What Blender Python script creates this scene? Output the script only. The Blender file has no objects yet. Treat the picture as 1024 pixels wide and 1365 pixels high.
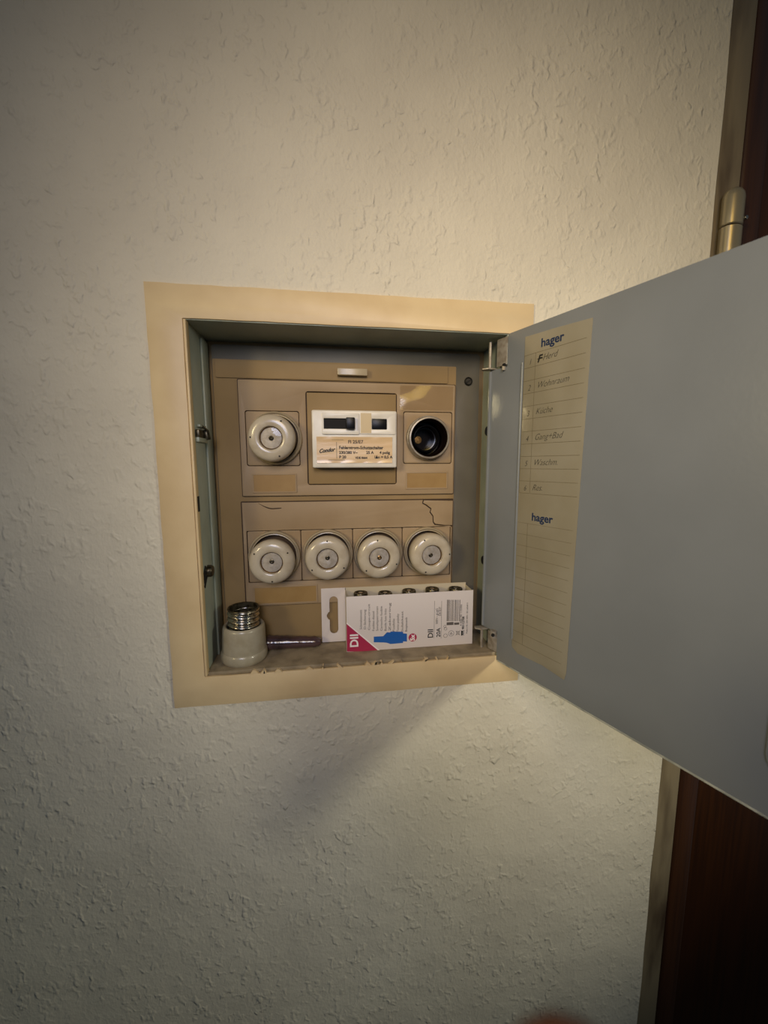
import bpy, bmesh, math, random
from mathutils import Matrix, Vector, noise
random.seed(7)
SC = bpy.context.scene
COL = SC.collection
PI = math.pi

# ---------------------------------------------------------------- camera
cam_d = bpy.data.cameras.new('camera'); cam = bpy.data.objects.new('camera', cam_d); COL.objects.link(cam)
cam_d.sensor_fit = 'VERTICAL'; cam_d.sensor_height = 36.0; cam_d.sensor_width = 27.0
cam_d.lens = 512.0/1365.0*36.0
cam_d.clip_start = 0.005; cam_d.clip_end = 50
Mw = Matrix(((0.9906, 0.0185, -0.1355, 0), (-0.1368, 0.1205, -0.9832, 0), (-0.0019, 0.9925, 0.1219, 0), (0, 0, 0, 1)))
Mw = Mw.to_quaternion().to_matrix().to_4x4()
Mw.translation = Vector((0, -0.34, 1.5))
cam.matrix_world = Mw
cam_d.dof.use_dof = True; cam_d.dof.focus_distance = 0.36; cam_d.dof.aperture_fstop = 8
SC.camera = cam
# ---------------------------------------------------------------- world, lights, exposure
w = bpy.data.worlds.new('world'); SC.world = w; w.use_nodes = True
w.node_tree.nodes['Background'].inputs[0].default_value = (0.59, 0.79, 1.0, 1)
w.node_tree.nodes['Background'].inputs[1].default_value = 0.072
def spot(name, loc, tgt, energy, col, size, ang, blend):
    l = bpy.data.lights.new(name, 'SPOT'); l.energy = energy; l.color = col; l.shadow_soft_size = size
    l.spot_size = math.radians(ang); l.spot_blend = blend
    o = bpy.data.objects.new(name, l); COL.objects.link(o); o.location = loc
    o.rotation_euler = (Vector(tgt)-Vector(loc)).to_track_quat('-Z', 'Y').to_euler(); return o
def area(name, loc, tgt, energy, col, sx, sy):
    l = bpy.data.lights.new(name, 'AREA'); l.energy = energy; l.color = col; l.shape = 'RECTANGLE'; l.size = sx; l.size_y = sy
    o = bpy.data.objects.new(name, l); COL.objects.link(o); o.location = loc
    o.rotation_euler = (Vector(tgt)-Vector(loc)).to_track_quat('-Z', 'Y').to_euler(); return o
spot('warm_lamp', (0.95, -0.80, 1.70), (0.22, 0, 1.28), 21.6, (1.0, 0.97, 0.77), 0.07, 48, 1.0)
spot('ceiling_spot', (0.05, -0.90, 1.95), (0.12, 0, 1.60), 15.0, (1.0, 0.67, 0.12), 0.25, 45, 1.0)
spot('front_fill', (-0.06, -0.88, 1.80), (0.10, 0, 1.515), 18.0, (0.62, 0.70, 1.0), 0.20, 55, 1.0)  # added cool fill near the lens axis, not a lamp of the room
spot('left_fill', (-0.75, -0.85, 1.78), (0.20, -0.10, 1.52), 28.0, (1.0, 0.82, 0.44), 0.15, 40, 1.0)  # added fill from the left, brightens the left wall and steel door
SC.view_settings.view_transform = 'Standard'; SC.view_settings.look = 'None'
SC.view_settings.exposure = 0.0; SC.view_settings.gamma = 1.0; SC.view_settings.use_curve_mapping = False

# ---------------------------------------------------------------- materials
def hexc(h):
    c = [int(h[i:i+2], 16)/255 for i in (0, 2, 4)]
    return tuple(x/12.92 if x <= 0.04045 else ((x+0.055)/1.055)**2.4 for x in c)+(1,)
def mat(name, col, rough=0.5, metal=0.0, col2=None, nscale=40, nfac=(0.4, 0.65), bump=0.0, bscale=300, spec=0.5, coat=0.0, stretch=None, detail=4):
    m = bpy.data.materials.new(name); m.use_nodes = True; nt = m.node_tree; N = nt.nodes; L = nt.links
    b = N['Principled BSDF']; b.inputs['Roughness'].default_value = rough; b.inputs['Metallic'].default_value = metal
    b.inputs['Specular IOR Level'].default_value = spec; b.inputs['Coat Weight'].default_value = coat; b.inputs['Coat Roughness'].default_value = 0.12
    c = hexc(col) if isinstance(col, str) else col
    b.inputs['Base Color'].default_value = c
    geo = N.new('ShaderNodeNewGeometry'); vec = geo.outputs['Position']
    if stretch:
        mp = N.new('ShaderNodeMapping'); mp.inputs['Scale'].default_value = stretch; L.new(vec, mp.inputs['Vector']); vec = mp.outputs['Vector']
    if col2:
        n = N.new('ShaderNodeTexNoise'); n.inputs['Scale'].default_value = nscale; n.inputs['Detail'].default_value = detail; L.new(vec, n.inputs['Vector'])
        r = N.new('ShaderNodeValToRGB'); r.color_ramp.elements[0].position = nfac[0]; r.color_ramp.elements[1].position = nfac[1]
        r.color_ramp.elements[0].color = c; r.color_ramp.elements[1].color = hexc(col2)
        L.new(n.outputs['Fac'], r.inputs['Fac']); L.new(r.outputs['Color'], b.inputs['Base Color'])
    if bump:
        n2 = N.new('ShaderNodeTexNoise'); n2.inputs['Scale'].default_value = bscale; n2.inputs['Detail'].default_value = 3; L.new(vec, n2.inputs['Vector'])
        bp = N.new('ShaderNodeBump'); bp.inputs['Strength'].default_value = 1; bp.inputs['Distance'].default_value = bump
        L.new(n2.outputs['Fac'], bp.inputs['Height']); L.new(bp.outputs['Normal'], b.inputs['Normal'])
    return m
def glass(name, rough, mix, tint=(1, 1, 1, 1)):
    m = bpy.data.materials.new(name); m.use_nodes = True; N = m.node_tree.nodes; L = m.node_tree.links
    out = N['Material Output']; N.remove(N['Principled BSDF'])
    t = N.new('ShaderNodeBsdfTransparent'); t.inputs['Color'].default_value = tint
    g = N.new('ShaderNodeBsdfGlossy'); g.inputs['Roughness'].default_value = rough
    fr = N.new('ShaderNodeFresnel'); fr.inputs['IOR'].default_value = mix
    mx = N.new('ShaderNodeMixShader'); L.new(fr.outputs[0], mx.inputs[0]); L.new(t.outputs[0], mx.inputs[1]); L.new(g.outputs[0], mx.inputs[2])
    L.new(mx.outputs[0], out.inputs['Surface']); return m
def wallmat():
    m = bpy.data.materials.new('woodchip_wallpaper'); m.use_nodes = True; nt = m.node_tree; N = nt.nodes; L = nt.links
    b = N['Principled BSDF']; b.inputs['Roughness'].default_value = 0.62; b.inputs['Specular IOR Level'].default_value = 0.3
    geo = N.new('ShaderNodeNewGeometry')
    n = N.new('ShaderNodeTexNoise'); n.inputs['Scale'].default_value = 9; n.inputs['Detail'].default_value = 4; L.new(geo.outputs['Position'], n.inputs['Vector'])
    r = N.new('ShaderNodeValToRGB'); r.color_ramp.elements[0].position = 0.35; r.color_ramp.elements[1].position = 0.7
    r.color_ramp.elements[0].color = hexc('D2C8B4'); r.color_ramp.elements[1].color = hexc('DDD3BE')
    L.new(n.outputs['Fac'], r.inputs['Fac']); L.new(r.outputs['Color'], b.inputs['Base Color'])
    # chips: sparse elongated bumps + fine plaster grain
    mp = N.new('ShaderNodeMapping'); mp.inputs['Scale'].default_value = (1.0, 1.0, 0.8); L.new(geo.outputs['Position'], mp.inputs['Vector'])
    wn = N.new('ShaderNodeTexNoise'); wn.inputs['Scale'].default_value = 120; wn.inputs['Detail'].default_value = 2; L.new(mp.outputs[0], wn.inputs['Vector'])
    ad = N.new('ShaderNodeVectorMath'); ad.operation = 'MULTIPLY_ADD'; ad.inputs[1].default_value = (0.007, 0.007, 0.007); L.new(wn.outputs['Color'], ad.inputs[0]); L.new(mp.outputs[0], ad.inputs[2])
    ch = N.new('ShaderNodeTexNoise'); ch.inputs['Scale'].default_value = 150; ch.inputs['Detail'].default_value = 1.0; L.new(ad.outputs[0], ch.inputs['Vector'])
    mr = N.new('ShaderNodeMapRange'); mr.interpolation_type = 'SMOOTHSTEP'; mr.inputs[1].default_value = 0.48; mr.inputs[2].default_value = 0.84; L.new(ch.outputs['Fac'], mr.inputs[0])
    # vary chip density from patch to patch
    pn = N.new('ShaderNodeTexNoise'); pn.inputs['Scale'].default_value = 12; L.new(geo.outputs['Position'], pn.inputs['Vector'])
    pm = N.new('ShaderNodeMapRange'); pm.inputs[1].default_value = 0.35; pm.inputs[2].default_value = 0.6; pm.inputs[3].default_value = 0.35; L.new(pn.outputs['Fac'], pm.inputs[0])
    mu = N.new('ShaderNodeMath'); mu.operation = 'MULTIPLY'; L.new(mr.outputs[0], mu.inputs[0]); L.new(pm.outputs[0], mu.inputs[1])
    md = N.new('ShaderNodeTexNoise'); md.inputs['Scale'].default_value = 300; md.inputs['Detail'].default_value = 5; md.inputs['Roughness'].default_value = 0.55; L.new(mp.outputs[0], md.inputs['Vector'])
    lo = N.new('ShaderNodeTexNoise'); lo.inputs['Scale'].default_value = 22; lo.inputs['Detail'].default_value = 2; L.new(geo.outputs['Position'], lo.inputs['Vector'])
    b1 = N.new('ShaderNodeBump'); b1.inputs['Distance'].default_value = 0.0030; L.new(lo.outputs['Fac'], b1.inputs['Height'])
    b2 = N.new('ShaderNodeBump'); b2.inputs['Distance'].default_value = 0.0010; L.new(mu.outputs[0], b2.inputs['Height']); L.new(b1.outputs[0], b2.inputs['Normal'])
    b3 = N.new('ShaderNodeBump'); b3.inputs['Distance'].default_value = 0.0007; L.new(md.outputs['Fac'], b3.inputs['Height']); L.new(b2.outputs[0], b3.inputs['Normal'])
    L.new(b3.outputs[0], b.inputs['Normal']); return m
M = {
 'wall': wallmat(),
 'frame': mat('cream_enamel', 'D8BE92', 0.45, col2='CDB185', nscale=18, bump=0.00025, bscale=90),
 'liner': mat('greygreen_steel', '9EA394', 0.4, col2='8C9284', nscale=25, bump=0.00008, bscale=160),
 'sill': mat('dusty_beige_steel', '9B8A6E', 0.6, col2='7E6F57', nscale=60, bump=0.0002, bscale=250),
 'cover': mat('beige_plastic', '957C56', 0.55, col2='8B734D', nscale=14, spec=0.2, bump=0.00004, bscale=200),
 'greyplate': mat('grey_steel', '625C4F', 0.5, col2='595346', nscale=20, bump=0.00004, bscale=200),
 'module': mat('beige_plastic_light', 'A38C6D', 0.5, col2='9A8262', nscale=20, spec=0.25, bump=0.00004, bscale=160),
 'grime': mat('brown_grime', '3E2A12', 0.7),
 'yellowed': mat('yellowed_paper', '9C7C48', 0.55, col2='957440', nscale=60),
 'porcelain': mat('white_porcelain', 'C0B39C', 0.25, col2='B0A087', nscale=90, coat=0.4, nfac=(0.45, 0.75)),
 'porcelain_grey': mat('grey_cream_porcelain', 'A79C84', 0.3, col2='9A8E74', nscale=90, coat=0.3),
 'porcelain_dull': mat('cream_porcelain', 'A7977A', 0.35, coat=0.2),
 'hole': mat('dark_hole', '0B0806', 0.8),
 'indicator': mat('ceramic_fuse_end', 'C2B7A4', 0.5, col2='AFA28C', nscale=300),
 'brass': mat('aged_brass', '8A6C42', 0.35, 0.9, col2='5E4628', nscale=400),
 'steel': mat('bright_threaded_steel', 'CFC8BC', 0.2, 1.0, col2='A39A8A', nscale=300),
 'black': mat('black_plastic', '0B0B0D', 0.35, spec=0.25),
 'bakelite': mat('dark_bakelite', '100907', 0.18, spec=0.4),
 'rcdwhite': mat('white_device_plastic', 'E4DDD0', 0.35, col2='DBD2C2', nscale=60),
 'rcdyellow': mat('yellowed_device_plastic', 'C8B184', 0.4),
 'paper': mat('device_label_paper', 'DDBE93', 0.3, col2='D2AF80', nscale=50, coat=0.4, bump=0.0006, bscale=60, stretch=(0.4, 1, 2)),
 'ink': mat('black_ink', '14120F', 0.6),
 'greyink': mat('grey_ink', '5C544E', 0.6),
 'pencil': mat('pencil_lead', '37332C', 0.5),
 'gridline': mat('brown_grid_ink', '6A5F46', 0.6),
 'blueink': mat('navy_logo_ink', '12284A', 0.5),
 'door': mat('bluegrey_enamel', '7F8284', 0.36, col2='797C7E', nscale=10, bump=0.00006, bscale=350),
 'doordge': mat('chipped_paint_edge', 'B9B8A8', 0.5, col2='8A8C84', nscale=90),
 'card': mat('tan_index_card', '928A76', 0.32, col2='8B826C', nscale=25, coat=0.3, bump=0.00012, bscale=50),
 'crease_sheen': mat('pale_crease_sheen', 'B5AC94', 0.3, col2='A0967C', nscale=120),  # film reflection along the crease, put into the colour
 'hinge': mat('greyish_cast_metal', 'A39A8C', 0.4, 0.3, col2='8B7F70', nscale=200),
 'catch': mat('dark_catch_metal', '5A5240', 0.35, 0.7, col2='2B2415', nscale=300),
 'screwm': mat('dull_screw', '3C3A36', 0.4, 0.7),
 'carton': mat('white_carton', 'D8CDC6', 0.5),
 'cartonin': mat('cream_carton_inside', 'C4B79C', 0.6),
 'red': mat('crimson_print', 'A8284A', 0.45),
 'blue': mat('blue_print', '1E5CA8', 0.45),
 'whiteink': mat('white_print', 'F0E6E2', 0.5),
 'purple': mat('purple_brown_film', '4E3838', 0.15, col2='2E2020', nscale=60, coat=0.8, bump=0.0012, bscale=70),
 'jamb': mat('stained_beige_paint', '85765C', 0.5, col2='40301F', nscale=16, nfac=(0.50, 0.72), bump=0.0003, bscale=120, stretch=(1.6, 1, 0.35)),
 'wood': mat('reddish_brown_wood', '402410', 0.4, col2='331B0B', nscale=30, stretch=(6, 6, 0.25), bump=0.0002, bscale=60),
 'wooddark': mat('dark_brown_wood', '3C1F08', 0.35, col2='2E1706', nscale=30, stretch=(6, 6, 0.25)),
 'hingebrass': mat('satin_brass_plate', 'B5A88C', 0.3, 0.6, col2='9C8F74', nscale=40, stretch=(1, 1, 0.3)),
 'skin': mat('skin', '3A2614', 0.95, col2='302010', nscale=120, bump=0.0003, bscale=400, spec=0.02),
 'nail': mat('fingernail', '4E3224', 0.8, spec=0.05),
 'floor': mat('brown_laminate', '6B4A30', 0.4, col2='573A24', nscale=6, stretch=(1, 8, 1)),
 'glass': glass('clear_glass', 0.05, 1.45),
 'film': glass('clear_film', 0.12, 1.5, (0.93, 0.9, 0.84, 1)),
}
for k in ('skin',):
    b = M[k].node_tree.nodes['Principled BSDF']; b.inputs['Subsurface Weight'].default_value = 0.1; b.inputs['Subsurface Scale'].default_value = 0.004

# ---------------------------------------------------------------- helpers
class Frame:
    """local plane coordinates: a along A, b up, c out of the plane towards the viewer"""
    def __init__(s, O, A, up=(0, 0, 1)):
        A = Vector(A).normalized(); Z = Vector(up); Nn = A.cross(Z)
        s.M = Matrix((( A.x, Z.x, Nn.x, O[0]), (A.y, Z.y, Nn.y, O[1]), (A.z, Z.z, Nn.z, O[2]), (0, 0, 0, 1)))
WALL = Frame((0, 0, 0), (1, 0, 0))
DA = math.radians(68.12)
DOOR = Frame((0.155, 0, 0), (math.cos(DA), -math.sin(DA), 0))
IDN = type('I', (), {'M': Matrix.Identity(4)})()

def finish(name, bm, m, parent=None, fr=WALL, sharp=35):
    bmesh.ops.recalc_face_normals(bm, faces=bm.faces)
    off = Vector((0, 0, 0)); p = parent
    while p: off += p.location; p = p.parent
    bm.transform(Matrix.Translation(-off) @ fr.M)
    me = bpy.data.meshes.new(name); bm.to_mesh(me); bm.free()
    if me.polygons:
        me.polygons.foreach_set('use_smooth', [True]*len(me.polygons)); me.set_sharp_from_angle(angle=math.radians(sharp))
    me.materials.append(M[m]); o = bpy.data.objects.new(name, me); COL.objects.link(o); o.parent = parent
    return o
def thing(name, label, cat, loc, group=None):
    o = bpy.data.objects.new(name, None); o.empty_display_size = 0.02; COL.objects.link(o); o.location = loc
    o['label'] = label; o['category'] = cat
    if group: o['group'] = group
    return o
def rect(a0, b0, a1, b1, r=0.0, n=4):
    if r <= 0: return [(a0, b0), (a1, b0), (a1, b1), (a0, b1)]
    P = []
    for cx, cy, s in ((a1-r, b0+r, -PI/2), (a1-r, b1-r, 0), (a0+r, b1-r, PI/2), (a0+r, b0+r, PI)):
        for i in range(n+1):
            t = s+PI/2*i/n; P.append((cx+r*math.cos(t), cy+r*math.sin(t)))
    return P
def circ(cx, cy, r, n=40): return [(cx+r*math.cos(2*PI*i/n), cy+r*math.sin(2*PI*i/n)) for i in range(n)]
def curve_bm(cu):
    o = bpy.data.objects.new('tmp', cu); COL.objects.link(o)
    dg = bpy.context.evaluated_depsgraph_get(); me = bpy.data.meshes.new_from_object(o.evaluated_get(dg))
    bm = bmesh.new(); bm.from_mesh(me); bpy.data.objects.remove(o); bpy.data.meshes.remove(me); bpy.data.curves.remove(cu)
    bmesh.ops.remove_doubles(bm, verts=bm.verts, dist=1e-6)
    return bm
def plate_bm(loops, c0, c1, bev=0.0):
    """solid plate with holes between depths c0 (back) and c1 (front)"""
    cu = bpy.data.curves.new('t', 'CURVE'); cu.dimensions = '2D'; cu.fill_mode = 'BOTH'
    cu.extrude = (c1-c0)/2-bev; cu.bevel_depth = bev; cu.bevel_resolution = 1; cu.offset = -bev
    for lp in loops:
        s = cu.splines.new('POLY'); s.points.add(len(lp)-1)
        for p, q in zip(s.points, lp): p.co = (q[0], q[1], 0, 1)
        s.use_cyclic_u = True
    bm = curve_bm(cu); bm.transform(Matrix.Translation((0, 0, (c0+c1)/2))); return bm
def plate(name, loops, c0, c1, m, parent=None, bev=0.0, fr=WALL): return finish(name, plate_bm(loops, c0, c1, bev), m, parent, fr)
def text_bm(s, a, b, size, c, rot=0, align='LEFT', shear=0, sx=1.0, bold=0.0, valign='BOTTOM_BASELINE', space=1.0):
    cu = bpy.data.curves.new('t', 'FONT'); cu.body = s; cu.size = size; cu.align_x = align; cu.align_y = valign
    cu.shear = shear; cu.offset = bold; cu.extrude = 0.00004; cu.resolution_u = 3; cu.space_character = space
    bm = curve_bm(cu)
    bm.transform(Matrix.Translation((a, b, c)) @ Matrix.Rotation(rot, 4, 'Z') @ Matrix.Diagonal((sx, 1, 1, 1))); return bm
def join(bms):
    out = bmesh.new()
    for b in bms:
        me = bpy.data.meshes.new('t'); b.to_mesh(me); b.free(); out.from_mesh(me); bpy.data.meshes.remove(me)
    return out
def box_bm(a0, a1, b0, b1, c0, c1, bev=0.0, seg=2):
    bm = bmesh.new(); bmesh.ops.create_cube(bm, size=1)
    bm.transform(Matrix.Translation(((a0+a1)/2, (b0+b1)/2, (c0+c1)/2)) @ Matrix.Diagonal((a1-a0, b1-b0, c1-c0, 1)))
    if bev: bmesh.ops.bevel(bm, geom=bm.edges[:], offset=bev, segments=seg, affect='EDGES', profile=0.5)
    return bm
def lathe_bm(prof, n=48, ca=0, cb=0, axis='c', wob=0.0):
    """prof: (radius, height) list; closed to the axis where radius is 0"""
    bm = bmesh.new(); rings = []
    for k, (r, h) in enumerate(prof):
        if r < 1e-7: rings.append([bm.verts.new((0, 0, h))]); continue
        rings.append([bm.verts.new((r*math.cos(2*PI*i/n), r*math.sin(2*PI*i/n), h)) for i in range(n)])
    for A_, B_ in zip(rings, rings[1:]):
        for i in range(n):
            j = (i+1) % n
            if len(A_) == 1 and len(B_) == 1: continue
            if len(A_) == 1: bm.faces.new((A_[0], B_[i], B_[j]))
            elif len(B_) == 1: bm.faces.new((A_[i], A_[j], B_[0]))
            else: bm.faces.new((A_[i], A_[j], B_[j], B_[i]))
    if axis == 'b': bm.transform(Matrix.Rotation(-PI/2, 4, 'X'))   # local height along b (up)
    bm.transform(Matrix.Translation((ca, cb, 0)) if axis == 'c' else Matrix.Identity(4)); return bm
def tube_bm(pts, r, n=8, cap=True):
    bm = bmesh.new(); rings = []; P = [Vector(p) for p in pts]; prev = None
    for i, p in enumerate(P):
        t = (P[min(i+1, len(P)-1)]-P[max(i-1, 0)]).normalized()
        if prev is None: x = t.orthogonal().normalized()
        else: x = (prev-t*prev.dot(t)).normalized()
        prev = x; y = t.cross(x); rr = r[i] if isinstance(r, (list, tuple)) else r
        rings.append([bm.verts.new(p+x*rr*math.cos(2*PI*k/n)+y*rr*math.sin(2*PI*k/n)) for k in range(n)])
    for A_, B_ in zip(rings, rings[1:]):
        for k in range(n): bm.faces.new((A_[k], A_[(k+1) % n], B_[(k+1) % n], B_[k]))
    if cap: bm.faces.new(rings[0]); bm.faces.new(rings[-1])
    return bm
def struct(o): o['kind'] = 'structure'; return o
def stroke_bm(a0, b0, a1, b1, wd, c):
    d = Vector((a1-a0, b1-b0)); L_ = d.length; d /= L_; nx, ny = -d.y*wd/2, d.x*wd/2
    return plate_bm([[(a0+nx, b0+ny), (a0-nx, b0-ny), (a1-nx, b1-ny), (a1+nx, b1+ny)]], c, c+0.00008)

# ================================================================ SETTING
OX0, OX1, OZ0, OZ1 = -0.1125, 0.158, 1.315, 1.6145        # opening of the box in the wall
def wavy_edge(x, z0, z1, amp, step=0.012, seed=0.0):
    n = int((z1-z0)/step); return [(x+amp*noise.noise(Vector((seed, 0, (z0+(z1-z0)*i/n)*14))), z0+(z1-z0)*i/n) for i in range(n+1)]
edge = wavy_edge(0.3545, 0.0, 2.5, 0.0014)
wl = [(-1.6, 0.0)]+edge+[(-1.6, 2.5)]
struct(plate('wall_front', [wl, rect(OX0-0.006, OZ0-0.006, OX1+0.006, OZ1+0.006)], -0.14, 0.0, 'wall'))
struct(finish('wall_right', join([box_bm(0.3562, 1.6, 2.052, 2.5, -0.14, 0.0), box_bm(1.27, 1.6, 0.0, 2.052, -0.14, 0.0)]), 'wall'))
struct(finish('floor', box_bm(-1.6, 1.6, -0.06, 0.0, -0.2, 2.2), 'floor'))
# stained metal door lining beside the wall edge
struct(finish('trim_1', box_bm(0.3562, 0.3815, 0.0, 2.05, -0.10, -0.002, 0.0012), 'jamb'))
struct(finish('trim_2', box_bm(0.3500, 0.3562, 0.0, 2.05, -0.10, -0.004), 'jamb'))
d1 = struct(finish('door_1', join([box_bm(0.4110, 1.25, 0.01, 2.04, -0.050, -0.012, 0.002)]), 'wooddark'))
finish('door_edge_rail', box_bm(0.3835, 0.4100, 0.01, 2.04, -0.052, -0.003, 0.004, 3), 'wood', d1)
# big lift-off hinge on the door: rounded barrel in two halves with a pin knob
hb = thing('door_hinge', 'tall satin brass barrel hinge with rounded top beside the brown door', 'hinge', (0.3695, -0.004, 1.62))
def capsule(a, w_, z0, z1, top):
    r = w_/2
    pf = [(0, z0), (r*0.9, z0), (r, z0+0.0008)]
    if top: pf += [(r, z1-r*0.9)]+[(r*math.cos(t), z1-r*0.9+r*0.9*math.sin(t)) for t in (0.4, 0.8, 1.15, 1.4)]+[(0, z1)]
    else: pf += [(r, z1-0.0006), (r*0.93, z1), (0, z1)]
    bm = lathe_bm(pf, 28, axis='b'); bm.transform(Matrix.Translation((a, 0, 0.0045)) @ Matrix.Diagonal((1, 1, 0.75, 1))); return bm
finish('upper_knuckle', capsule(0.3690, 0.0195, 1.7165, 1.7495, True), 'hingebrass', hb)
finish('lower_knuckle', capsule(0.3690, 0.0195, 1.6200, 1.7155, False), 'hingebrass', hb)
kb = lathe_bm([(0, 0), (0.0022, 0), (0.0022, 0.003), (0.0014, 0.0042), (0, 0.0045)], 14, 0.3815, 1.7245); kb.transform(Matrix.Translation((0, 0, 0.0035)))
finish('pin_knob', kb, 'steel', hb)

# ================================================================ FUSE BOX
fb = thing('fuse_box', 'recessed beige household fuse box with open blue-grey steel door', 'fuse box', (0.02, 0.045, 1.30))
# cream surround, slightly raised, with an irregular painted edge
def jig(P0, P1, n, amp, seed):
    out = []
    for i in range(n):
        t = i/n; a = P0[0]+(P1[0]-P0[0])*t; b = P0[1]+(P1[1]-P0[1])*t
        k = amp*noise.noise(Vector((a*60+seed, b*60, seed))); dx, dz = P1[0]-P0[0], P1[1]-P0[1]; L_ = math.hypot(dx, dz)
        out.append((a-dz/L_*k, b+dx/L_*k))
    return out
def jrect(a0, b0, a1, b1, amp, seed, n=26):
    c = [(a0, b0), (a1, b0), (a1, b1), (a0, b1)]; out = []
    for i in range(4): out += jig(c[i], c[(i+1) % 4], n, amp, seed+i*3.3)
    return out
plate('surround', [jrect(-0.1405, 1.2865, 0.1812, 1.6410, 0.0006, 1), jrect(OX0-0.0012, OZ0-0.0012, OX1+0.0006, OZ1+0.0006, 0.0004, 9)], -0.001, 0.0022, 'frame', fb, 0.0007)
# steel liner of the recess: four walls + returned lips
T = 0.0012; DB = -0.095
lin = [box_bm(OX0-T, OX0, OZ0-T, OZ1+T, DB, 0.0008, 0.0003), box_bm(OX1, OX1+T, OZ0-T, OZ1+T, DB, 0.0008, 0.0003),
       box_bm(OX0, OX1, OZ1, OZ1+T, DB, 0.0008, 0.0003), box_bm(OX0-T, OX1+T, OZ0-T, OZ1+T, DB-T, DB)]
finish('steel_liner', join(lin), 'liner', fb)
SK1 = (0.0975, 1.5265)
HL = circ(SK1[0], SK1[1], 0.0196)
plate('rear_flange', [rect(OX0, OZ0, OX1, OZ1), HL], -0.0545, -0.0530, 'cover', fb)
finish('inner_lip', join([box_bm(OX0-0.0008, OX0+0.0012, OZ0, OZ1, -0.004, 0.0028, 0.0005)]), 'frame', fb)
# inner stiffening fold on the left wall and upper fold
finish('side_fold', box_bm(OX0, OX0+0.0022, OZ0+0.001, OZ1-0.003, -0.050, -0.033, 0.0008), 'liner', fb)
finish('recess_sill', box_bm(OX0, OX1, OZ0-T, OZ0+0.002, DB, -0.0002, 0.0004), 'sill', fb)
FL = OZ0+0.002        # floor of the recess = 1.317
# chipped paint flakes along the front edge of the sill
fk = []
for i in range(16):
    a = -0.10+0.24*random.random(); fk.append(plate_bm([[(a+random.uniform(-.004, .004)*k, FL-0.0035+0.0035*(j % 2)+random.uniform(-.0006, .0006)) for j, k in ((0, -1.2), (0, 1.2), (1, .6), (1, -.5))]], -0.0006, 0.0024))
finish('chipped_paint', join(fk), 'frame', fb)['kind'] = 'stuff'
# front cover plate
PX0, PX1, PZ0, PZ1 = -0.1070, 0.1515, 1.3175, 1.6105
plate('cover_plate', [rect(PX0, PZ0, PX1, PZ1, 0.003), HL], -0.050, -0.0468, 'greyplate', fb, 0.0005)
plate('beige_panel', [rect(PX0+0.0006, PZ0, 0.1268, 1.5975, 0.001), HL], -0.0470, -0.0465, 'cover', fb, 0.0002)
def G(a, b, a2, b2, r=0.001): return rect(a, b, a2, b2, r)
# raised strip above upper module cover
plate('upper_ridge', [rect(-0.1040, 1.5805, 0.1180, 1.5965, 0.0015)], -0.0467, -0.0452, 'cover', fb, 0.0006)
plate('latch_tab', [rect(0.0080, 1.5848, 0.0365, 1.5912, 0.0006)], -0.0460, -0.0395, 'porcelain_dull', fb, 0.0006)
# dark gap panels behind covers
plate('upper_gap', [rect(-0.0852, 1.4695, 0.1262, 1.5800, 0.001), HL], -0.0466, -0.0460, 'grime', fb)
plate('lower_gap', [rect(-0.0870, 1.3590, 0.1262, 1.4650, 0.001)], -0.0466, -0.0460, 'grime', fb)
CT0, CT1 = -0.0458, -0.0437
SK0 = (-0.0515, 1.5252); SK1 = (0.0975, 1.5265)
LOW = [(-0.0563, 1.4112), (-0.0042, 1.4114), (0.0464, 1.4112), (0.0975, 1.4114)]
plate('upper_cover', [rect(-0.0842, 1.4702, 0.1252, 1.5790, 0.0012), rect(-0.0790, 1.4990, -0.0290, 1.5510, 0.002), rect(-0.0225, 1.4805, 0.0660, 1.5697, 0.0025), rect(0.0725, 1.5010, 0.1228, 1.5525, 0.002)], CT0, CT1, 'module', fb, 0.0004)
plate('fuse_cover', [rect(-0.0784, 1.4996, -0.0296, 1.5504, 0.002), circ(SK0[0], SK0[1], 0.0232)], CT0, CT1-0.0003, 'module', fb, 0.0003)
plate('fuse_cover', [rect(0.0731, 1.5016, 0.1222, 1.5519, 0.002), circ(SK1[0], SK1[1], 0.0220)], CT0, CT1-0.0003, 'module', fb, 0.0003)
plate('device_insert', [[(-0.0215+0.000, 1.4813), (0.065, 1.4813), (0.0652, 1.5688), (-0.0215, 1.5688)]], CT0, CT1-0.0004, 'cover', fb, 0.0006)
# lower cover: broken at its upper right corner
main = [(-0.0855, 1.3600), (0.1248, 1.3600), (0.1246, 1.4355), (0.1165, 1.4365), (0.1060, 1.4378), (0.1040, 1.4410), (0.1036, 1.4470), (0.1005, 1.4512), (0.1015, 1.4545), (0.0965, 1.4582), (0.0925, 1.4605), (0.0932, 1.4640), (-0.0855, 1.4640)]
chip = [(0.1250, 1.4372), (0.1160, 1.4376), (0.1068, 1.4390), (0.1050, 1.4414), (0.1046, 1.4474), (0.1016, 1.4515), (0.1026, 1.4550), (0.0972, 1.4592), (0.0936, 1.4610), (0.0945, 1.4636), (0.1252, 1.4628)]
plate('lower_cover', [main, rect(-0.0825, 1.3840, 0.1235, 1.4362, 0.001)], CT0, CT1, 'module', fb, 0.0003)
plate('broken_corner', [chip], CT0, CT1-0.0002, 'module', fb, 0.0003)
xs = [-0.0820, -0.0306, 0.0208, 0.0718, 0.1230]
for i in range(4):
    plate('fuse_cover', [rect(xs[i]+0.0004, 1.3846, xs[i+1]-0.0004, 1.4356, 0.0012), circ(LOW[i][0], LOW[i][1], 0.0232)], CT0, CT1-0.0003, 'module', fb, 0.0003)
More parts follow.
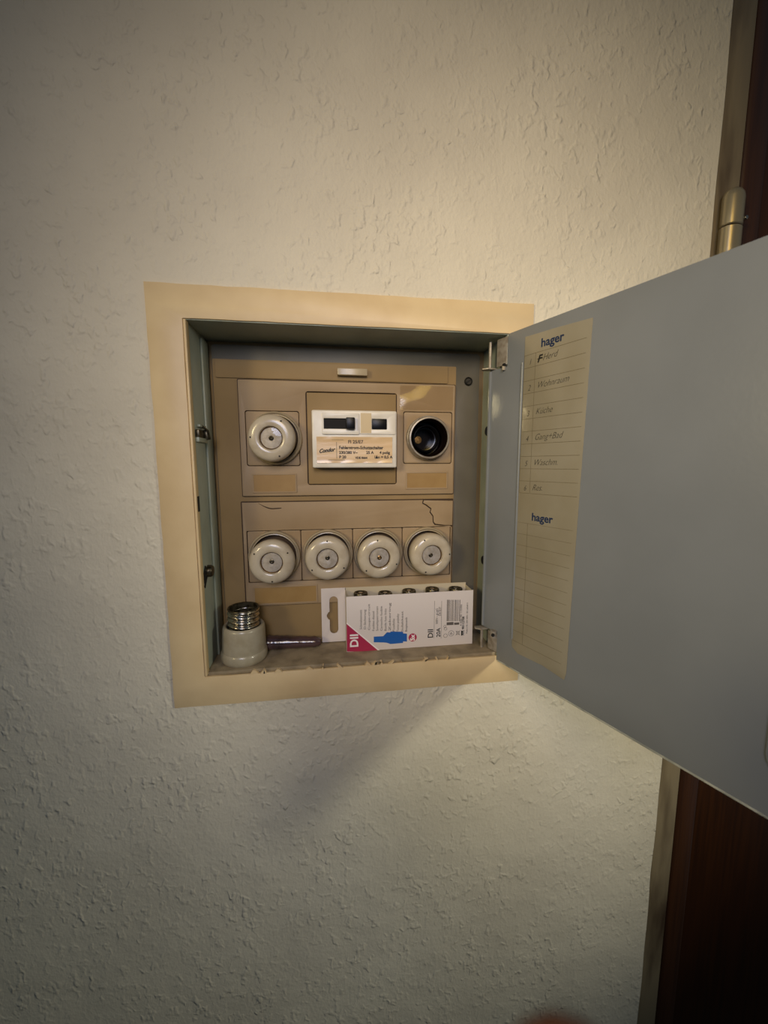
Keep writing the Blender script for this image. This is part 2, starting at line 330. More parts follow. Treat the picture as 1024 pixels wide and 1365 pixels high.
# curved crack at upper left of lower cover
ck = [(-0.0700+0.0215*t, 1.4632-0.0062*math.sin(min(1, t*1.5)*PI/2)+0.0012*t, CT1+0.0000) for t in [i/9 for i in range(10)]]
finish('hairline_crack', tube_bm(ck, [0.0002, .0003, .0004, .0005, .0006, .0006, .0006, .0006, .0006, .0004], 6), 'grime', fb)
# label windows (raised clear frame over a yellowed strip)
def window(a0, b0, a1, b1, m='yellowed'):
    plate('label_strip', [rect(a0, b0, a1, b1)], CT1-0.0002, CT1+0.0003, m, fb)
    plate('label_frame', [rect(a0-0.0016, b0-0.0016, a1+0.0016, b1+0.0016, 0.001), rect(a0, b0, a1, b1)], CT1-0.0004, CT1+0.0007, 'module', fb, 0.0003)
window(-0.0735, 1.4745, -0.0345, 1.4905); window(0.0765, 1.4768, 0.1175, 1.4915)
window(-0.0770, 1.3625, -0.0170, 1.3785)
# clear film patch over the right part of the upper cover (crinkled)
fm = bmesh.new(); nx, nz = 26, 14; V = []
for j in range(nz+1):
    for i in range(nx+1):
        a = 0.0690+0.0540*i/nx; b = 1.5540+0.0235*j/nz
        V.append(fm.verts.new((a, b, CT1+0.0009+0.0016*noise.noise(Vector((a*38, b*60, 2.2))))))
for j in range(nz):
    for i in range(nx): k = j*(nx+1)+i; fm.faces.new((V[k], V[k+1], V[k+nx+2], V[k+nx+1]))
finish('clear_film', fm, 'film', fb)
# screw in plate
sc = lathe_bm([(0, 0), (0.0042, 0), (0.0042, 0.001), (0.0034, 0.002), (0.0028, 0.001), (0, 0.001)], 24, 0.1396, 1.5836); sc.transform(Matrix.Translation((0, 0, -0.0466)))
so = finish('cover_screw', sc, 'screwm', fb)
finish('screw_slot', (lambda b_: (b_.transform(Matrix.Translation((0.1396, 1.5836, -0.0454)) @ Matrix.Rotation(0.6, 4, 'Z')), b_)[1])(box_bm(-0.0026, 0.0026, -0.0004, 0.0004, 0, 0.0004)), 'hole', so)
# socket collars behind each cap
def collar(cx, cz, R=0.0250):
    pf = [(R, 0), (R, 0.0035), (R-0.0004, 0.0055), (R-0.0012, 0.0062), (R-0.0022, 0.0056), (R-0.0028, 0.0044), (R-0.0036, 0.0046), (R-0.0042, 0.0030), (R-0.0046, -0.006), (0, -0.006)]
    bm = lathe_bm(pf, 56, cx, cz); bm.transform(Matrix.Translation((0, 0, CT1-0.0005))); finish('socket_collar', bm, 'porcelain_dull', fb)
for cx, cz in [SK0]+LOW: collar(cx, cz)
# catches on the left liner wall, knobs at the right wall
ca = [box_bm(OX0, OX0+0.0035, 1.5195, 1.5235, -0.030, -0.006, 0.0006), box_bm(OX0, OX0+0.003, 1.5325, 1.5345, -0.028, -0.012, 0.0004)]
finish('latch_bracket', join(ca), 'liner', fb)
finish('latch_catch', join([tube_bm([(OX0+0.002, 1.534, -0.018), (OX0+0.006, 1.530, -0.022), (OX0+0.006, 1.523, -0.026)], 0.0011), box_bm(OX0+0.0005, OX0+0.005, 1.5225, 1.5310, -0.030, -0.025, 0.0006), box_bm(OX0+0.0002, OX0+0.0035, 1.5230, 1.5300, -0.018, -0.007, 0.0006)]), 'catch', fb)
kn = lathe_bm([(0.0055, 0), (0.0055, 0.003), (0.0045, 0.0045), (0, 0.005)], 24); kn.transform(Matrix.Translation((OX0, 1.4045, -0.019)) @ Matrix.Rotation(PI/2, 4, 'Y'))
finish('latch_catch', kn, 'catch', fb)
sl = []
for k in range(3):
    t_ = box_bm(-0.0011, 0.0011, -0.0055, 0.0055, 0, 0.0006); t_.transform(Matrix.Translation((OX0+0.0003, 1.4035-0.0048*k+0.003, -0.0085-0.002*(k == 2))) @ Matrix.Rotation(PI/2, 4, 'Y') @ Matrix.Rotation(-0.7, 4, 'Z')); sl.append(t_)
finish('latch_slots', join(sl), 'hole', fb)
finish('side_slot', box_bm(OX0+0.0010, OX0+0.0016, 1.4610, 1.4740, -0.0035, 0.0005), 'hole', fb)
for z in (1.5330, 1.4020):
    kn = lathe_bm([(0.0048, 0), (0.0048, 0.0035), (0.004, 0.0045), (0, 0.0048)], 24); kn.transform(Matrix.Translation((OX1, z, -0.030)) @ Matrix.Rotation(-PI/2, 4, 'Y'))
    finish('rubber_buffer', kn, 'black', fb)
# hinges of the steel door
for zc_, s in ((1.5875, 1), (1.3365, -1)):
    z0, z1 = (zc_, 1.6115) if s > 0 else (FL, zc_)
    pin = tube_bm([(0.1478, z0-0.0*s, -0.0125), (0.1478, z1, -0.0125)], 0.0013, 10)
    finish('hinge_pin', pin, 'hinge', fb)
    arm = plate_bm([[(0.1415, -0.0165), (0.1480, -0.0175), (0.1560, -0.0150), (0.1570, -0.0105), (0.1450, -0.0085), (0.1405, -0.0120)]], -0.0006, 0.0006, 0.0002)
    arm.transform(Matrix.Translation((0, zc_ if s > 0 else zc_+0.0006, 0)) @ Matrix(((1, 0, 0, 0), (0, 0, 1, 0), (0, 1, 0, 0), (0, 0, 0, 1))))
    finish('hinge_arm', arm, 'hinge', fb)

# ---- the open door of the box (part) and its sub-parts
DT = -0.0012
DZ0, DZ1, DW = 1.3110, 1.6140, 0.272
ho = [(-0.0155, 1.3385), (0.0042, 1.3385), (0.0042, DZ0), (DW, DZ0), (DW, DZ1), (0.0048, DZ1), (0.0048, 1.5865), (-0.0155, 1.5865)]
cd = plate('steel_door', [ho], DT, 0.0, 'door', fb, 0.0003, DOOR)
plate('painted_edge', [rect(0.006, DZ0-0.0005, DW, DZ0+0.0009)], DT-0.0002, 0.0003, 'doordge', cd, 0.0002, DOOR)
plate('door_hem', [rect(-0.0163, 1.3392, -0.0137, 1.5858, 0.0008)], DT-0.001, 0.0012, 'door', cd, 0.0005, DOOR)
plate('free_edge_fold', [rect(DW-0.010, DZ0, DW, DZ1)], -0.006, 0.0006, 'door', cd, 0.0005, DOOR)
plate('stiffening_panel', [rect(0.1955, 1.3370, 0.255, 1.5860, 0.010)], -0.0002, 0.0010, 'door', cd, 0.0004, DOOR)
plate('upper_hinge_leaf', [rect(-0.0085, 1.5885, 0.0036, 1.6125, 0.0005)], DT-0.0006, -0.0006, 'hinge', cd, 0.0002, DOOR)
plate('lower_hinge_leaf', [rect(-0.0085, FL+0.001, 0.0034, 1.3362, 0.0005)], DT-0.0006, -0.0006, 'hinge', cd, 0.0002, DOOR)
finish('leaf_knuckle', tube_bm([(0.0020, 1.5835, 0.0012), (0.0020, 1.5885, 0.0012)], 0.0016), 'hinge', cd, DOOR)
finish('leaf_knuckle', tube_bm([(0.0015, 1.3335, 0.0020), (0.0015, 1.3405, 0.0020)], 0.0032, 14), 'hinge', cd, DOOR)
finish('knuckle_hole', tube_bm([(0.0020, 1.5880, 0.0018), (0.0036, 1.5880, 0.0018)], 0.0014), 'hole', cd, DOOR)
finish('knuckle_hole', tube_bm([(0.0030, 1.3372, 0.0042), (0.0040, 1.3372, 0.0056)], 0.0016), 'hole', cd, DOOR)
# index card behind its ridge
cardpts = [(0.0228, 1.3330), (0.0300, 1.3290), (0.0560, 1.3300), (0.0770, 1.3275), (0.0785, 1.3340), (0.0800, 1.4400), (0.0828, 1.6030), (0.0500, 1.6050), (0.0240, 1.6060)]
plate('index_card', [cardpts], 0.0, 0.0005, 'card', cd, 0.0001, DOOR)
finish('card_ridge', tube_bm([(0.0222, 1.5858, 0.0004), (0.0224, 1.46, 0.0004), (0.0226, 1.3405, 0.0004)], 0.0010, 10), 'door', cd, DOOR)
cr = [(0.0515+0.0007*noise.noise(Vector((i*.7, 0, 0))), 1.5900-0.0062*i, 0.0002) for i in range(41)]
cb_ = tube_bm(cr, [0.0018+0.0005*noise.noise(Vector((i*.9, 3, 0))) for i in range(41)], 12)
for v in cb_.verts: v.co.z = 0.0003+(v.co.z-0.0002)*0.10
finish('card_crease_sheen', cb_, 'crease_sheen', cd, DOOR)  # raised pale strip painted as the streak reflected on the card's film
CI = 0.00056
gl = []
for k in range(12): gl.append(box_bm(0.0240, 0.0790, 1.5905-0.01045*k-0.00016, 1.5905-0.01045*k+0.00016, 0.0004, CI))
for k in range(12): gl.append(box_bm(0.0240, 0.0770-0.0003*k, 1.4495-0.01000*k-0.00012, 1.4495-0.01000*k+0.00012, 0.0004, CI))
gl += [box_bm(0.0352, 0.0355, 1.4760, 1.5905, 0.0004, CI), box_bm(0.0345, 0.0348, 1.3395, 1.4495, 0.0004, CI), box_bm(0.0240, 0.0243, 1.4760, 1.5905, 0.0004, CI)]
finish('grid_lines', join(gl), 'gridline', cd, DOOR)
finish('printed_logo', text_bm('hager', 0.0400, 1.5938, 0.0092, CI, bold=0.00022), 'blueink', cd, DOOR)
finish('printed_logo', text_bm('hager', 0.0385, 1.4528, 0.0092, CI, bold=0.00022), 'blueink', cd, DOOR)
hw = []
rows = [('1', 'F Herd'), ('2', 'Wohnraum'), ('3', 'Küche'), ('4', 'Gang+Bad'), ('5', 'Waschm.'), ('6', 'Res.')]
for k, (n_, s_) in enumerate(rows):
    z = 1.5905-0.01045*(2*k+1)+0.0022
    hw.append(text_bm(n_, 0.0288, z, 0.0066, CI, shear=0.3, bold=-0.00008, sx=0.8)); hw.append(text_bm(s_, 0.0375, z+0.0006, 0.0072, CI, shear=0.45, bold=-0.00010, sx=0.86, rot=0.02))
finish('handwriting', join(hw), 'pencil', cd, DOOR)
finish('bold_pencil_mark', join([text_bm('F', 0.0372, 1.5825, 0.0078, CI+0.0001, shear=0.3, bold=0.00025), box_bm(0.0372, 0.0425, 1.5848, 0.0053+1.58, 0.0004, CI+0.0001)]), 'ink', cd, DOOR)

# ================================================================ RCD
rc = thing('circuit_breaker', 'white residual current device with black switch and peeling paper label', 'circuit breaker', (0.023, 0.044, 1.4975))
BA0, BA1, BB0, BB1, BC = -0.0168, 0.0640, 1.4972, 1.5512, -0.032
finish('housing', box_bm(BA0, BA1, BB0, BB1, -0.0440, BC, 0.0016, 3), 'rcdwhite', rc)
plate('switch_bezel', [rect(-0.0075, 1.5285, 0.0278, 1.5485, 0.0015), rect(-0.0055, 1.5337, 0.0235, 1.5433, 0.0004)], BC-0.0004, BC+0.0016, 'rcdwhite', rc, 0.0005)
plate('switch_slot', [rect(-0.0058, 1.5334, 0.0238, 1.5436)], BC-0.0002, BC+0.0002, 'hole', rc)
finish('switch_toggle', box_bm(0.0150, 0.0232, 1.5332, 1.5440, BC, BC+0.0062, 0.0008), 'black', rc)
plate('test_panel', [rect(0.0284, 1.5290, 0.0625, 1.5492, 0.001), rect(0.0395, 1.5335, 0.0541, 1.5434, 0.0004)], BC-0.0004, BC+0.0010, 'rcdwhite', rc, 0.0003)
plate('yellowed_patch', [rect(0.0290, 1.5300, 0.0392, 1.5486)], BC+0.0008, BC+0.0012, 'rcdyellow', rc)
finish('test_button', box_bm(0.0397, 0.0539, 1.5337, 1.5432, BC, BC+0.0018, 0.0006), 'black', rc)
lb = bmesh.new(); V = []; nx, nz = 60, 24
for j in range(nz+1):
    for i in range(nx+1):
        a = -0.0127+0.0722*i/nx; b = 1.5018+0.0246*j/nz; e = max(0, (j/nz-0.80)/0.20)+max(0, (0.10-j/nz)/0.10)*0.6
        V.append(lb.verts.new((a, b, BC+0.0003+0.0010*e*(0.55+0.9*noise.noise(Vector((a*90, b*120, 5)))))))
for j in range(nz):
    for i in range(nx): k = j*(nx+1)+i; lb.faces.new((V[k], V[k+1], V[k+nx+2], V[k+nx+1]))
finish('paper_label', lb, 'paper', rc)
TC = BC+0.0006
tx = [text_bm('FI 25/E7', 0.0240, 1.5203, 0.0044, TC, bold=0.00006, align='CENTER', sx=1.0), text_bm('Fehlerstrom-Schutzschalter', 0.0081, 1.5150, 0.0041, TC, bold=0.00010, sx=0.93),
      text_bm('230/380 V~', 0.0082, 1.5105, 0.0037, TC, bold=0.00010), text_bm('25 A', 0.0340, 1.5105, 0.0037, TC, bold=0.00010), text_bm('4 polig', 0.0470, 1.5105, 0.0037, TC, bold=0.00010),
      text_bm('P 20', 0.0082, 1.5062, 0.0037, TC, bold=0.00010), text_bm('VDE 0664', 0.0235, 1.5058, 0.0028, TC, bold=0.00010), text_bm('I\u0394n = 0,5 A', 0.0420, 1.5062, 0.0037, TC, bold=0.00010),
      box_bm(0.0058, 0.0061, 1.5060, 1.5215, BC+0.0002, TC), box_bm(0.0015, 0.0125, 1.5235, 1.5237, BC+0.0004, TC+0.0001), box_bm(-0.002, 0.0135, 1.5046, 1.5049, BC+0.0002, TC+0.0001)]
finish('printed_text', join(tx), 'ink', rc)
finish('script_logo', text_bm('Condor', -0.0108, 1.5112, 0.0050, TC, shear=0.5, bold=0.00016, sx=0.92, rot=0.12), 'ink', rc)

# ================================================================ SCREW CAPS
def screw_cap(cx, cz, tilt, holes, label, ind):
    t = thing('screw_cap', label, 'fuse cap', (cx, 0.040, cz), 'porcelain screw caps in the fuse box')
    Rm = Matrix.Translation((cx, cz, -0.040)) @ Matrix.Rotation(tilt[0], 4, 'X') @ Matrix.Rotation(tilt[1], 4, 'Y')
    H = 0.0185
    pf = [(0, -0.010), (0.0130, -0.010), (0.0130, 0.0), (0.0192, 0.0004), (0.0202, 0.002), (0.0208, 0.006), (0.0214, 0.0105), (0.0213, 0.0135), (0.0205, 0.0158), (0.0190, 0.0174), (0.0168, H-0.0003), (0.0140, H+0.0002), (0.0118, H), (0.0108, H-0.0005), (0.0103, H-0.0015), (0.0102, H-0.0042), (0.0, H-0.0042)]
    b_ = lathe_bm([(r_, max(h_, -0.0055)) for r_, h_ in pf], 64); b_.transform(Rm); finish('porcelain_body', b_, 'porcelain', t)
    b_ = lathe_bm([(0.0107, H-0.0006), (0.0103, H-0.0022), (0.0097, H-0.0026), (0.0094, H-0.0034)], 40); b_.transform(Rm); finish('window_rim', b_, 'brass', t)
    b_ = lathe_bm([(0.0100, H-0.0041), (0.0094, H-0.0034), (0.0050, H-0.0030), (0.0030, H-0.0034), (0.0016, H-0.0040), (0, H-0.0040)], 40); b_.transform(Rm); finish('fuse_end', b_, 'indicator', t)
    b_ = lathe_bm([(0.0019, H-0.0038), (0.0022, H-0.0030), (0.0012, H-0.0026), (0.0006, H-0.0030), (0, H-0.0030)], 20, ind[0], ind[1]); b_.transform(Rm); finish('indicator_dot', b_, 'brass' if ind[2] else 'catch', t)
    b_ = lathe_bm([(0.0098, H-0.0016), (0.006, H-0.0011), (0, H-0.0009)], 40); b_.transform(Rm); finish('window_glass', b_, 'glass', t)
    for an in holes:
        a = math.radians(an); b_ = lathe_bm([(0.0008, 0.0158), (0.00075, H-0.0003), (0, H-0.0002)], 12, 0.0178*math.cos(a), 0.0178*math.sin(a))
        b_.transform(Rm); finish('inspection_hole', b_, 'hole', t)
    return t
screw_cap(-0.0522, 1.5246, (0.02, -0.05), (178, 57, -66), 'lone porcelain screw cap left of the white breaker, upper row', (0, 0, 0))
screw_cap(-0.0566, 1.4092, (0.03, 0.0), (148, 32, 270), 'leftmost porcelain screw cap in the lower row of four', (0, 0.001, 0))
screw_cap(-0.0046, 1.4108, (0.02, 0.0), (90, 214, -30), 'second porcelain screw cap from the left in the lower row', (0, 0.001, 0))
screw_cap(0.0452, 1.4102, (0.02, 0.03), (97, 222, -22), 'third porcelain screw cap in the lower row, with orange-brown indicator', (0, 0, 1))
screw_cap(0.0972, 1.4110, (0.02, 0.06), (118, 2, -112), 'rightmost porcelain screw cap of the lower row, tilted rightward', (-0.001, 0, 0))

# ---- open socket without cap
so = thing('fuse_socket', 'open black fuse socket without cap, right of the white breaker', 'fuse socket', (SK1[0], 0.045, SK1[1]))
def at(bm, cx, cz, c): bm.transform(Matrix.Translation((cx, cz, c))); return bm
finish('socket_ring', at(lathe_bm([(0.0222, 0), (0.0222, 0.0035), (0.0216, 0.0052), (0.0210, 0.0055), (0.0205, 0.0045), (0.0196, -0.020)], 56), SK1[0], SK1[1], -0.0450), 'hinge', so)
pf = [(0.0206, 0.004), (0.0206, 0.0105), (0.0200, 0.0118), (0.0188, 0.0120), (0.0180, 0.0105)]
finish('grey_rim', at(lathe_bm(pf, 56), SK1[0]-0.0006, SK1[1]-0.0002, -0.0455), 'hinge', so)
pf = [(0.0188, 0.0110), (0.0180, 0.0118), (0.0172, 0.010)]
for k in range(5): pf += [(0.0163, 0.008-0.0034*k), (0.0172, 0.0063-0.0034*k)]
pf += [(0.0165, -0.012), (0.0120, -0.0125), (0.0115, -0.009), (0.0105, -0.0092), (0.0100, -0.022), (0, -0.022)]
finish('threaded_shell', at(lathe_bm(pf, 56), SK1[0]-0.0006, SK1[1]-0.0002, -0.0455), 'bakelite', so)
finish('gauge_ring', at(lathe_bm([(0.0140, -0.002), (0.0136, 0.0015), (0.0125, 0.0020), (0.0118, 0.0005), (0.0115, -0.012)], 48), SK1[0]-0.0006, SK1[1]-0.0002, -0.0475), 'black', so)
finish('contact_plate', at(lathe_bm([(0.0042, 0), (0.0038, 0.0012), (0, 0.0015)], 24), SK1[0]-0.0050, SK1[1]-0.0005, -0.0665), 'brass', so)

# ================================================================ LOOSE CAP ON THE SILL
lc = thing('loose_screw_cap', 'loose porcelain screw cap with bare metal thread standing on the sill', 'fuse cap', (-0.0835, 0.0235, FL))
Rl = Matrix.Translation((-0.0847, FL, -0.0225)) @ Matrix.Rotation(-0.02, 4, 'Z')
pf = [(0, 0), (0.0165, 0), (0.0192, 0.0004), (0.0206, 0.0018), (0.0212, 0.0045), (0.0210, 0.0082), (0.0203, 0.0100), (0.0199, 0.0105), (0.0196, 0.020), (0.0190, 0.0315), (0.0184, 0.0335), (0.0172, 0.0345), (0.0158, 0.0340), (0.0152, 0.0325), (0.0150, 0.029), (0, 0.029)]
b_ = lathe_bm(pf, 64, axis='b'); b_.transform(Rl); finish('porcelain_body', b_, 'porcelain_grey', lc)
# rolled thread: helical corrugated sleeve, open at top
th = bmesh.new(); nt_, nh = 56, 64; G_ = []
for j in range(nh+1):
    h = 0.0290+0.0215*j/nh; row = []
    for i in range(nt_):
        an = 2*PI*i/nt_; ph = 2*PI*((h-0.029)/0.0048)-an; amp = 0.0009*min(1, max(0, (1-j/nh)/0.12))
        r = 0.0136+amp*math.cos(ph) if j < nh-4 else 0.0136+0.0001*(j-nh+4)
        row.append(th.verts.new((r*math.cos(an), h, r*math.sin(an))))
    G_.append(row)
for j in range(nh):
    for i in range(nt_): th.faces.new((G_[j][i], G_[j][(i+1) % nt_], G_[j+1][(i+1) % nt_], G_[j+1][i]))
th.transform(Rl); tho = finish('metal_thread', th, 'steel', lc, sharp=80)
b_ = lathe_bm([(0.0128, 0.0296), (0.0128, 0.0502), (0.0141, 0.0507), (0.0144, 0.0500), (0.0140, 0.0494)], 40, axis='b'); b_.transform(Rl); finish('inner_sleeve', b_, 'catch', lc)
b_ = lathe_bm([(0.0152, 0.0295), (0.0152, 0.0326), (0.0140, 0.0330), (0.0136, 0.030)], 40, axis='b'); b_.transform(Rl); finish('groove', b_, 'hole', lc)

# ================================================================ DARK SLEEVE behind
ps = thing('plastic_sleeve', 'dark purple-brown glossy plastic tube lying between loose cap and carton', 'tube', (-0.03, 0.037, FL))
pts = []; rr = []
for i in range(25):
    t = i/24; pts.append((-0.066+0.0480*t, FL+0.0075-0.0022*t, -0.0365)); rr.append((0.0074-0.0022*t)*(1+0.10*noise.noise(Vector((i*.55, 1, 0)))))
tb = tube_bm(pts, rr, 20)
for v in tb.verts: v.co += v.co.normalized()*0.0; v.co.z = -0.0365+(v.co.z+0.0365)*1.0; v.co.y += 0.0005*noise.noise(v.co*180)
for v in tb.verts: v.co.y = max(v.co.y, FL+0.0003)
finish('sleeve_body', tb, 'purple', ps)
finish('sealed_end', tube_bm([(-0.0182, FL+0.0053, -0.0365), (-0.0155, FL+0.0051, -0.0365), (-0.0130, FL+0.0048, -0.0365)], [0.0050, 0.0046, 0.0030], 14), 'purple', ps)

# ================================================================ CARTON WITH FUSES
cb = thing('fuse_carton', 'white fuse carton with red corner and blue print leaning in the box', 'carton', (0.077, 0.032, FL))
A0, A1, H0, H1 = 0.0124, 0.1410, FL+0.0002, 1.3738
CF, CB = -0.0200, -0.0430
plate('front_panel', [[(A0, H0), (A1, H0), (A1-0.0004, H1+0.0004), (A0+0.0002, H1-0.0004)]], CF-0.0005, CF, 'carton', cb, 0.00015)
finish('carton_tray', join([box_bm(A0, A1, H0, H0+0.0005, CB, CF-0.0005), box_bm(A0, A0+0.0005, H0, H1-0.001, CB, CF-0.0005), box_bm(A1-0.0005, A1, H0, H1-0.001, CB, CF-0.0005), box_bm(A0, A1, H0, H1+0.0014, CB-0.0005, CB)]), 'cartonin', cb)
# hang tab with euro slot
tl = rect(-0.0120, 1.3178, A0+0.0006, 1.3752, 0.0004)
slot = []
for i in range(9): t = PI*i/8; slot.append((0.0005+0.0043*math.cos(t), 1.3622+0.0043*math.sin(t)))
slot += [(-0.0038, 1.3505), (-0.0052, 1.3495), (-0.0066, 1.3470), (-0.0066, 1.3450), (-0.0052, 1.3425), (-0.0038, 1.3415)]
for i in range(9): t = PI+PI*i/8; slot.append((0.0005+0.0043*math.cos(t), 1.3312+0.0043*math.sin(t)))
plate('hang_tab', [tl, slot], CB-0.0005, CB, 'carton', cb, 0.0001)
W_, Hh = A1-A0, H1-H0
def cx_(X, Y): return A0+(X-187)/750*W_, H0+Hh*(1-(Y-(137-(X-187)*0.056))/328)     # crop pixels measured on the panel face
PC = CF+0.00005
def cpl(name, pts, m, c=PC): return plate(name, [[cx_(*p) for p in pts]], CF-0.0002, c, m, cb)
cpl('red_corner', [(188, 297), (188, 462), (372, 462)], 'red')
cpl('pale_stripe', [(188, 288), (188, 297), (372, 462), (384, 462)], 'whiteink', PC+0.00002)
cpl('blue_fuse_picture', [(343, 374), (398, 372), (420, 348), (440, 350), (440, 344), (515, 346), (515, 356), (538, 358), (538, 406), (515, 404), (515, 414), (440, 420), (420, 412), (398, 410), (343, 408)], 'blue')
ca_, cb_ = cx_(572, 381); plate('red_badge', [circ(ca_, cb_, 0.0042, 28)], CF-0.0002, PC, 'red', cb)
TP = CF+0.00012
a, b = cx_(252, 436); a2, b2 = cx_(583, 400)
finish('white_lettering', text_bm('DII', a, b, 0.0112, TP, rot=PI/2, bold=0.0003), 'whiteink', cb)
finish('white_lettering', text_bm('5x', a2, b2, 0.0062, TP, rot=PI/2, bold=0.00025), 'whiteink', cb)
words = ['Schmelzeinsatz', 'D-Sicherung', 'Coupe-circuit', 'Fusibles diazed', 'Smeltpatronen', 'Cartucho fusible', 'Bottle fuse links', 'Zekering', 'Fusibile', 'Tavne pojistky', 'Sulakkeet', 'Bezpiecznik']
cols = [(268, 185, 330), (291, 190, 330), (315, 140, 335), (340, 180, 340), (362, 165, 340), (386, 148, 340), (410, 150, 340), (435, 140, 340), (458, 230, 345), (482, 205, 345), (508, 190, 345), (532, 235, 345)]
tx = []
for (X, Y0, Y1), wd in zip(cols, words):
    a, b = cx_(X+7, Y1); L_ = (Y1-Y0)/328*Hh; tx.append(text_bm(wd, a, b, 0.0030, TP, rot=PI/2, sx=L_/(len(wd)*0.00162)))
finish('small_print', join(tx), 'greyink', cb)
tx = []
a, b = cx_(694, 385); tx.append(text_bm('DII', a, b, 0.0078, TP, rot=PI/2, bold=0.00012))
a, b = cx_(738, 380); tx.append(text_bm('20A', a, b, 0.0058, TP, rot=PI/2, bold=0.00008))
for X in (700, 743):
    a, b0 = cx_(X, 388); _, b1 = cx_(X, 160); tx.append(box_bm(a, a+0.00025, b0, b1, CF-0.0002, PC))
a, b = cx_(722, 300); tx.append(text_bm('500V~ gL/gG', a, b, 0.0031, TP, rot=PI/2)); a, b = cx_(740, 250); tx.append(text_bm('DII E27', a, b, 0.0031, TP, rot=PI/2))
a, b = cx_(868, 312); tx.append(text_bm('4 008190 115586', a, b, 0.0026, TP, rot=PI/2, sx=1.25)); a, b = cx_(884, 370); tx.append(text_bm('Art. 98112708', a, b, 0.0034, TP, rot=PI/2, bold=0.00008))
a, b = cx_(905, 360); tx.append(text_bm('Made in EU 20A 500V~ IEC 60269-3', a, b, 0.0022, TP, rot=PI/2))
finish('black_lettering', join(tx), 'ink', cb)
bars = []; X = 776.0
while X < 853:
    wd = random.choice((1.8, 1.8, 3.6, 5)); a, b0 = cx_(X, 283); _, b1 = cx_(X, 153); bars.append(box_bm(a, a+wd*W_/750, b0, b1, CF-0.0002, PC)); X += wd+random.choice((2.2, 2.6, 4.5))
a, b0 = cx_(776, 308); a1, _ = cx_(818, 308); bars.append(box_bm(a, a1, b0, cx_(776, 290)[1], CF-0.0002, PC)); a, b0 = cx_(822, 306); a1, _ = cx_(853, 308); bars.append(box_bm(a, a1, b0, cx_(822, 292)[1], CF-0.0002, PC))
finish('barcode', join(bars), 'greyink', cb)
ic = []
def ring(X, Y, r, w=0.0003): a, b = cx_(X, Y); return plate_bm([circ(a, b, r, 20), circ(a, b, r-w, 20)], CF-0.0002, PC)
ic += [ring(770, 372, 0.0021), ring(770, 330, 0.0016), ring(766, 315, 0.0013), ring(805, 358, 0.0030)]
a, b = cx_(805, 358); ic += [plate_bm([[(a-.0014, b-.001), (a+.0014, b-.001), (a, b+.0014)], [(a-.0007, b-.0006), (a+.0007, b-.0006), (a, b+.0006)]], CF-0.0002, PC)]
a, b = cx_(846, 356)
ic += [stroke_bm(a-.0022, b-.0025, a+.0022, b+.0025, .0003, CF), stroke_bm(a-.0022, b+.0025, a+.0022, b-.0025, .0003, CF), plate_bm([rect(a-.0015, b-.0018, a+.0015, b+.0018), rect(a-.0012, b-.0015, a+.0012, b+.0015)], CF-0.0002, PC)]
a, b = cx_(870, 357); ic += [box_bm(a-.0006, a+.0008, b-.0026, b+.0026, CF-0.0002, PC)]
finish('symbols', join(ic), 'ink', cb)
# fuses
fuse_labels = ['fuse nearest the hang tab in the carton, dark cap showing', 'second fuse from the hang tab in the carton, small cap', 'middle fuse of five standing in the carton', 'fourth fuse from the hang tab in the carton', 'fuse at the far right end of the carton']
f0 = None
for i, (a, lab) in enumerate(zip((0.0275, 0.0522, 0.0768, 0.1012, 0.1260), fuse_labels)):
    y = 0.0318
    if f0 is None:
        t = thing('bottle_fuse', lab, 'fuse', (a, y, H0+0.0006), 'bottle fuses in the carton'); f0 = t
        b_ = lathe_bm([(0, 0), (0.0100, 0), (0.0105, 0.001), (0.0105, 0.034), (0.0098, 0.038), (0.0070, 0.044), (0.0064, 0.047), (0.0064, 0.050), (0, 0.050)], 32, axis='b'); b_.transform(Matrix.Translation((a, H0+0.0006, -y))); finish('ceramic_body', b_, 'porcelain', t)
        b_ = lathe_bm([(0.0069, 0.0485), (0.0071, 0.0545), (0.0066, 0.0555), (0.0050, 0.0552), (0.0044, 0.0545), (0, 0.0545)], 32, axis='b'); b_.transform(Matrix.Translation((a, H0+0.0006, -y))); finish('metal_end_cap', b_, 'catch', t)
        b_ = lathe_bm([(0.0024, 0.0540), (0.0022, 0.0553), (0, 0.0556)], 16, axis='b'); b_.transform(Matrix.Translation((a, H0+0.0006, -y))); finish('contact_tip', b_, 'steel', t)
    else:
        t = f0.copy(); COL.objects.link(t); t.location = (a, y, H0+0.0006+(0.0, -0.0012, 0.0, 0.0008, 0.0)[i]); t['label'] = lab
        for ch in list(f0.children):
            c = ch.copy(); COL.objects.link(c); c.parent = t

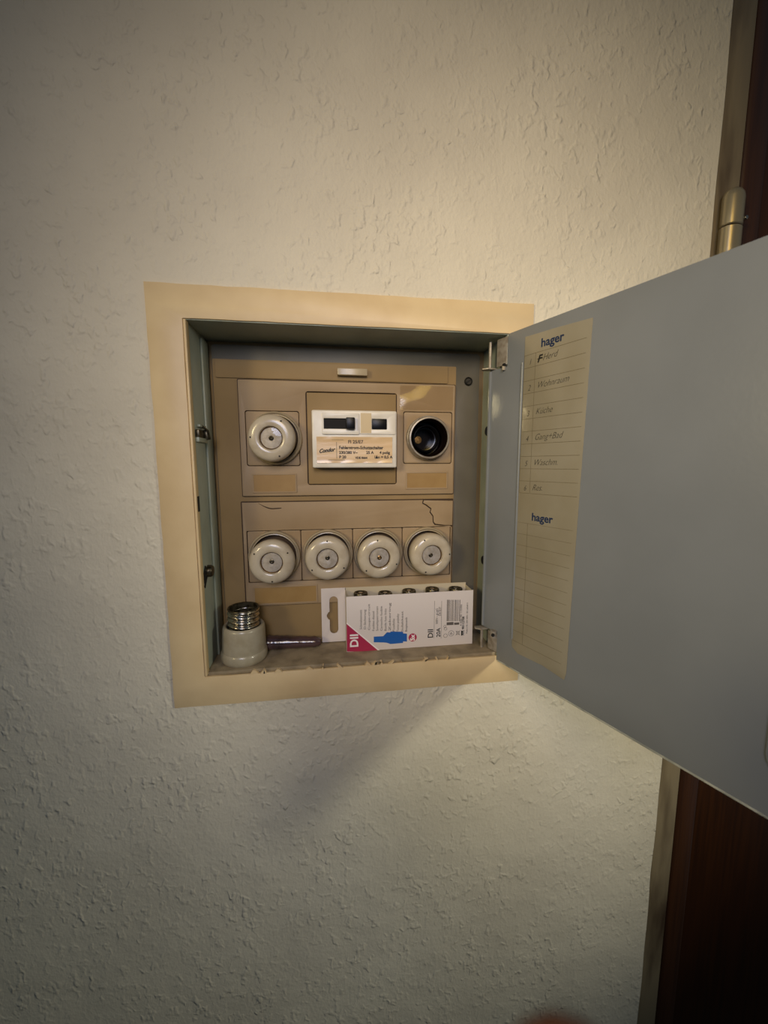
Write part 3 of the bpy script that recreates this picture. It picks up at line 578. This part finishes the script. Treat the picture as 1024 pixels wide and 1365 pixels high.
# ================================================================ FINGER at the lower edge of the frame (very close to the lens)
Mi = Matrix(((0.9906, 0.0185, -0.1355, 0.0), (-0.1368, 0.1205, -0.9832, -0.34), (-0.0019, 0.9925, 0.1219, 1.5), (0, 0, 0, 1)))   # the hand's own frame in the room
hd = thing('person', 'blurred brown fingertip of a person at the bottom edge, left of the brown door', 'person', tuple((Mi @ Vector((0.02, -0.16, 0.06)))))
def skin_bm(edges, verts, sub=2):
    me = bpy.data.meshes.new('sk'); me.from_pydata([v[:3] for v in verts], edges, []); o = bpy.data.objects.new('sk', me); COL.objects.link(o)
    md = o.modifiers.new('s', 'SKIN'); md.use_smooth_shade = True
    for i, v in enumerate(verts): me.skin_vertices[0].data[i].radius = (v[3], v[3])
    me.skin_vertices[0].data[0].use_root = True
    s2 = o.modifiers.new('d', 'SUBSURF'); s2.levels = sub; s2.render_levels = sub
    dg = bpy.context.evaluated_depsgraph_get(); m2 = bpy.data.meshes.new_from_object(o.evaluated_get(dg)); bm = bmesh.new(); bm.from_mesh(m2)
    bpy.data.objects.remove(o); bpy.data.meshes.remove(m2); return bm
# wrist, palm and five fingers in camera space
hv = [(0.045, -0.150, 0.050, .020), (0.040, -0.125, 0.035, .021), (0.036, -0.105, 0.020, .019), (0.060, -0.200, 0.085, .022), (0.085, -0.270, 0.130, .026)]
he = [(0, 1), (1, 2), (0, 3), (3, 4)]
def chain(root, pts):
    p = root
    for q in pts: hv.append(q); he.append((p, len(hv)-1)); p = len(hv)-1
chain(2, [(0.026, -0.090, 0.012, .0100), (0.0190, -0.0720, 0.0020, .0120), (0.0158, -0.0530, -0.0085, .0175), (0.0134, -0.0358, -0.0168, .0175)])
chain(2, [(0.046, -0.088, 0.004, .0098), (0.046, -0.080, -0.020, .0092), (0.044, -0.092, -0.036, .0086), (0.042, -0.104, -0.040, .0075)])
chain(1, [(0.062, -0.104, 0.012, .0098), (0.064, -0.098, -0.012, .0090), (0.062, -0.110, -0.028, .0084), (0.058, -0.120, -0.030, .0074)])
chain(1, [(0.076, -0.118, 0.022, .0088), (0.080, -0.114, 0.002, .0080), (0.078, -0.124, -0.012, .0074), (0.073, -0.132, -0.013, .0066)])
chain(0, [(0.018, -0.135, 0.036, .0120), (0.002, -0.120, 0.018, .0108), (-0.004, -0.110, 0.000, .0098), (-0.004, -0.104, -0.012, .0085)])
hbm = skin_bm(he, hv)
cf = type('I', (), {'M': Mi})()
finish('hand', hbm, 'skin', hd, cf, 180)
nb = bmesh.new(); bmesh.ops.create_uvsphere(nb, u_segments=16, v_segments=10, radius=1)
nb.transform(Matrix.Translation((0.0114, -0.0400, -0.0234)) @ Matrix.Rotation(-0.4, 4, 'X') @ Matrix.Diagonal((0.0056, 0.0068, 0.0014, 1)))
finish('fingernail', nb, 'nail', hd, cf, 180)
